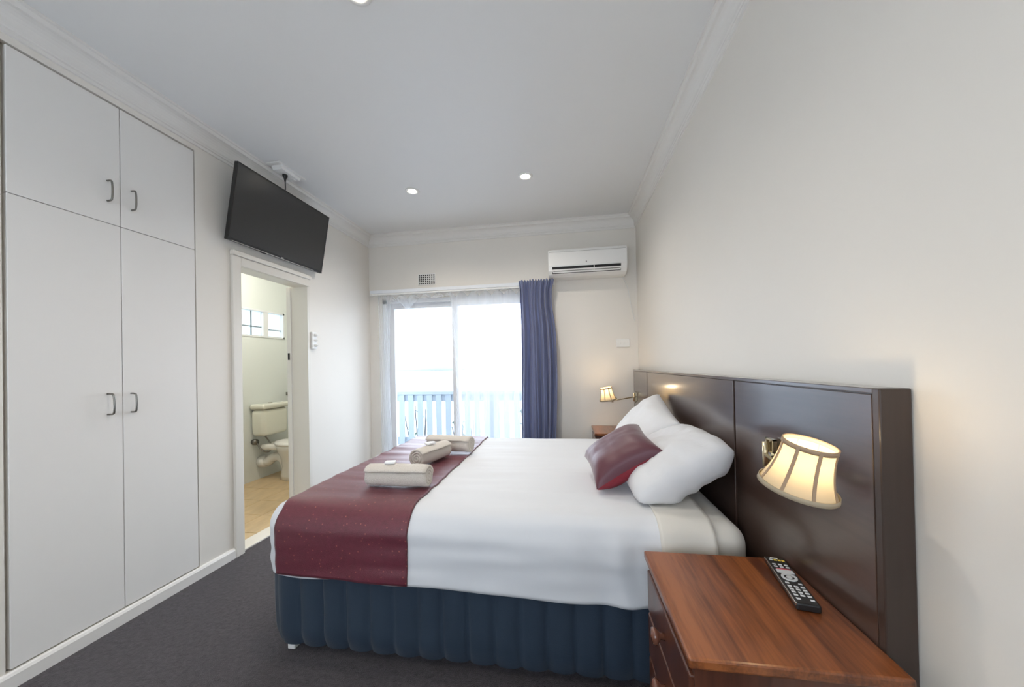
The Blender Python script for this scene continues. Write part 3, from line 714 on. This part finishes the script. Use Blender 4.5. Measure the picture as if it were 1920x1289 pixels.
# coverlet: rounded-box drape, shared surface with the runner
CX0, CX1, CY0, CY1, CT, CR = -1.325, .50, 1.335, 2.893, .662, .105
def drape(p, off):
    p = Vector(p)
    q = Vector((max(CX0 + CR, p.x), min(max(CY0 + CR, p.y), CY1 - CR), min(p.z, CT - CR))); d = p - q
    n_ = d.normalized() if d.length > 1e-9 else Vector((0, 0, 1))
    b = q + n_ * CR
    top = max(0, n_.z)
    side = 1 - top
    w = .0055 * nz((b.x * 1.6, b.y * 11, b.z * 11)) + .0042 * nz((b.x * 3, b.y * 26, b.z * 20 + 5)) + .006 * nz((b.x * 2.2, b.y * 2.2, b.z * 2)) 
    w += side * .010 * nz((b.x * 5, 3.3, b.z * 4)) * min(1, max(0, (.6 - b.z) / .2))
    if b.x > -.1: w += side * .010 * max(0, min(1, (b.x + .1) / .4)) * math.sin(b.x * 34 + b.z * 3 + 2 * nz((b.x * 3, 0, b.z * 3)))
    return b + n_ * (off + w)
def hem(x): return .372 - .022 * max(0, min(1, (x + .55) / .5)) + .010 * nz((x * 4, 7, 0))
def drape_sheet(x0, x1, off, hemf, nx, foot=True):
    bm = nb(); NS, NT = 26, 84
    def col(x):
        hz = hemf(x)
        return [(CY0, hz + (CT - hz) * k / NS) for k in range(NS)] + [(CY0 + (CY1 - CY0) * k / NT, CT) for k in range(NT + 1)] + [(CY1, CT + (hz - CT) * k / NS) for k in range(1, NS + 1)]
    cs_ = []
    for i in range(nx + 1):
        x = x0 + (x1 - x0) * i / nx; cs_.append([bm.verts.new(drape((x, y, z), off)) for y, z in col(x)])
    for a, b in zip(cs_, cs_[1:]):
        for j in range(len(a) - 1): bm.faces.new((a[j], b[j], b[j + 1], a[j + 1]))
    if foot:                                       # hanging part at the foot of the bed
        hz = hemf(x0); rows = []
        for k in range(NS + 1):
            z = CT + (hz - CT) * k / NS
            rows.append([bm.verts.new(drape((x0, CY0 + (CY1 - CY0) * i / NT, z), off)) for i in range(NT + 1)])
        for a, b in zip(rows, rows[1:]):
            for j in range(NT): bm.faces.new((a[j], b[j], b[j + 1], a[j + 1]))
        bmesh.ops.remove_doubles(bm, verts=bm.verts, dist=1e-4)
    return bm
cv = obj('coverlet', drape_sheet(CX0, CX1, 0, hem, 130), 'linen_white', smooth=True); solid(cv, .010, -1); tag(cv, 'smooth white bed cover draped over the mattress', 'bedspread')
bm = drape_sheet(.325, .515, .005, lambda x: .345 + .006 * nz((x * 20, 2, 0)), 14, False)
fo = obj('folded_band', bm, 'linen_cream', cv, smooth=True); solid(fo, .006, -1)
def rhem(x): return .378 + .006 * nz((x * 9, 1, 0))
ru = obj('bed_runner', drape_sheet(-1.235, -.640, .009, rhem, 60, False), 'runner_cloth', smooth=True); solid(ru, .007, -1); tag(ru, 'burgundy speckled bed runner across the foot of the bed', 'bed runner')

# rolled towels
def towel(cx, cy, ang, ln, rad, lab, squash=.9, soap=None, z=.676):
    t = tag(empty('rolled_towel', (cx, cy, z), (0, 0, ang)), lab, 'towel', 'rolled towels on the bed runner')
    bm = nb(); turns = 3.6; N = 150; th = rad / (turns + .9)
    ins, out = [], []
    for i in range(N + 1):
        f = i / N; a = 2 * math.pi * turns * f - 1.2; r_ = th * .45 + (rad - th * .45) * f
        def pt(rr):
            px, pz = rr * math.cos(a), rr * math.sin(a) * squash
            return (px, max(pz, -rad * squash * .80) if rr > rad * .6 else pz)
        out.append(pt(r_)); ins.append(pt(max(.001, r_ - th * .86)))
    z0 = rad * squash * .80; NL = 14; rows = []
    for k in range(NL + 1):
        s = k / NL; x = (s - .5) * ln; rr = 1 - .05 * (2 * s - 1) ** 4; row = []
        for (py, pz) in out + ins[::-1]:
            row.append(bm.verts.new((x + .004 * nz((py * 30, pz * 30, s * 2)), py * rr, z0 + pz * rr + .003 * nz((x * 14, py * 14, 4)))))
        rows.append(row)
    n_ = len(rows[0])
    for a, b in zip(rows, rows[1:]):
        for j in range(n_): bm.faces.new((a[j], b[j], b[(j + 1) % n_], a[(j + 1) % n_]))
    for row in (rows[0], rows[-1]):
        for j in range(N): bm.faces.new((row[j], row[j + 1], row[n_ - 2 - j], row[n_ - 1 - j]))
    obj('roll', bm, 'towel', t, True)
    return t, z0 + rad * squash
GS = 'soaps on the rolled towels'
def soap(x, y, z, a, lab, s=1):
    o = obj('wrapped_soap', rbox(.05 * s, .032 * s, .012, .004, 4), 'soap_paper', smooth=True); o.location = (x, y, z); o.rotation_euler = (0, 0, a); tag(o, lab, 'soap', GS)
towel(-.808, 1.602, R(1), .305, .062, 'beige rolled towel lying nearest on the bed runner', .95)
towel(-.812, 2.035, R(72), .27, .062, 'beige rolled towel lying at an angle, middle of three', .93)
towel(-.785, 2.295, R(-9), .315, .062, 'beige rolled towel farthest along the bed runner', .95)
soap(-.85, 1.60, .787, .2, 'small white wrapped soap on the nearest rolled towel'); soap(-.815, 2.02, .787, .9, 'small white wrapped soap on the angled middle towel', 1.15)

# ------------------------------------------------------------------ pillows and cushion
def pillow(name, w, h_, t, M, m, seed, wr=.010, pinch=.07, N=40, p=3.2, q=.5, halves='+-', rd=0., cr=1.1):
    bm = nb()
    def side(sg):
        def P(u, v):
            a, b = 2 * u - 1, 2 * v - 1
            a, b = math.sin(a * math.pi / 2) * .35 + a * .65, math.sin(b * math.pi / 2) * .35 + b * .65
            e = (max(0, 1 - abs(a) ** p) * max(0, 1 - abs(b) ** p)) ** q
            x = a * w / 2 * (1 - pinch * (1 - b * b)) * (1 - rd * b ** 4 * a * a) ** .5; y = b * h_ / 2 * (1 - pinch * (1 - a * a)) * (1 - rd * a ** 4 * b * b) ** .5
            z = sg * t / 2 * e
            k = nz((a * 2.2 + seed, b * 2.2, sg)) * wr * 1.6 * e + nz((a * 5 + seed, b * 3.4, sg + 5)) * wr * .7 * e
            rad = nz((math.atan2(b, a) * 4.5 + seed, 2, sg)) * wr * cr * max(0, max(abs(a), abs(b)) - .40) * e      # creases running in from the seam
            v_ = M @ Vector((x, y, z + k + rad + .5 * wr * nz((a * 3 + seed, 1, b * 3))))
            if v_.z < .676: v_.z = .676 + (v_.z - .676) * .04              # settles on the bed and against the headboard
            v_.x = min(v_.x, HB - .004)
            return v_
        return P
    if '+' in halves: grid(bm, N, N, side(1))
    if '-' in halves: grid(bm, N, N, side(-1))
    bmesh.ops.remove_doubles(bm, verts=bm.verts, dist=.0006)
    return obj(name, bm, m, smooth=True)
def lean(cx, cy, cz, tilt, yaw_=0, roll_=0):
    """local x along the bed width (Y), local y up the lean towards the headboard, local z off the face"""
    base = Matrix(((0, 1, 0), (-1, 0, 0), (0, 0, 1))).to_4x4()          # x -> -Y, y -> +X
    return Matrix.Translation((cx, cy, cz)) @ Matrix.Rotation(yaw_, 4, 'Z') @ base @ Matrix.Rotation(tilt, 4, 'X') @ Matrix.Rotation(roll_, 4, 'Z')
p = pillow('white_pillow', .64, .46, .20, lean(.462, 2.32, .805, R(48), R(3), R(-12)), 'pillow_white', 1.0, pinch=.03); tag(p, 'white pillow leaning on the headboard, the far one behind the cushion', 'pillow', 'white bed pillows')
p = pillow('white_pillow', .60, .45, .21, lean(.466, 1.76, .778, R(31), R(-3), R(3)), 'pillow_white', 7.3, wr=.013, pinch=.02, p=3.2, q=.46, rd=.16, cr=3.0); tag(p, 'plump creased white pillow leaning on the headboard, nearest the viewer', 'pillow', 'white bed pillows')
A_, C_, D_ = Vector((.105, 1.60, .668)), Vector((.385, 1.60, .838)), Vector((.395, 1.945, .912))
yv = (C_ - A_).normalized(); xv = -(D_ - C_).normalized(); xv = (xv - yv * xv.dot(yv)).normalized(); zv = xv.cross(yv); ce = (A_ + D_) / 2 + Vector((0, 0, .012))
MC = Matrix(((xv.x, yv.x, zv.x, ce.x), (xv.y, yv.y, zv.y, ce.y), (xv.z, yv.z, zv.z, ce.z), (0, 0, 0, 1)))
cs = tag(empty('cushion', (.23, 1.86, .68)), 'burgundy square throw cushion propped on the white pillows', 'cushion')
for nm, m_, hv in (('cover_front', 'cushion_satin', '+'), ('cover_back', 'cushion_red', '-')):
    c_ = pillow(nm, .37, .335, .17, MC, m_, 3.1, wr=.003, pinch=.08, halves=hv); c_.parent = cs; c_.matrix_parent_inverse = Matrix.Translation(-cs.location)
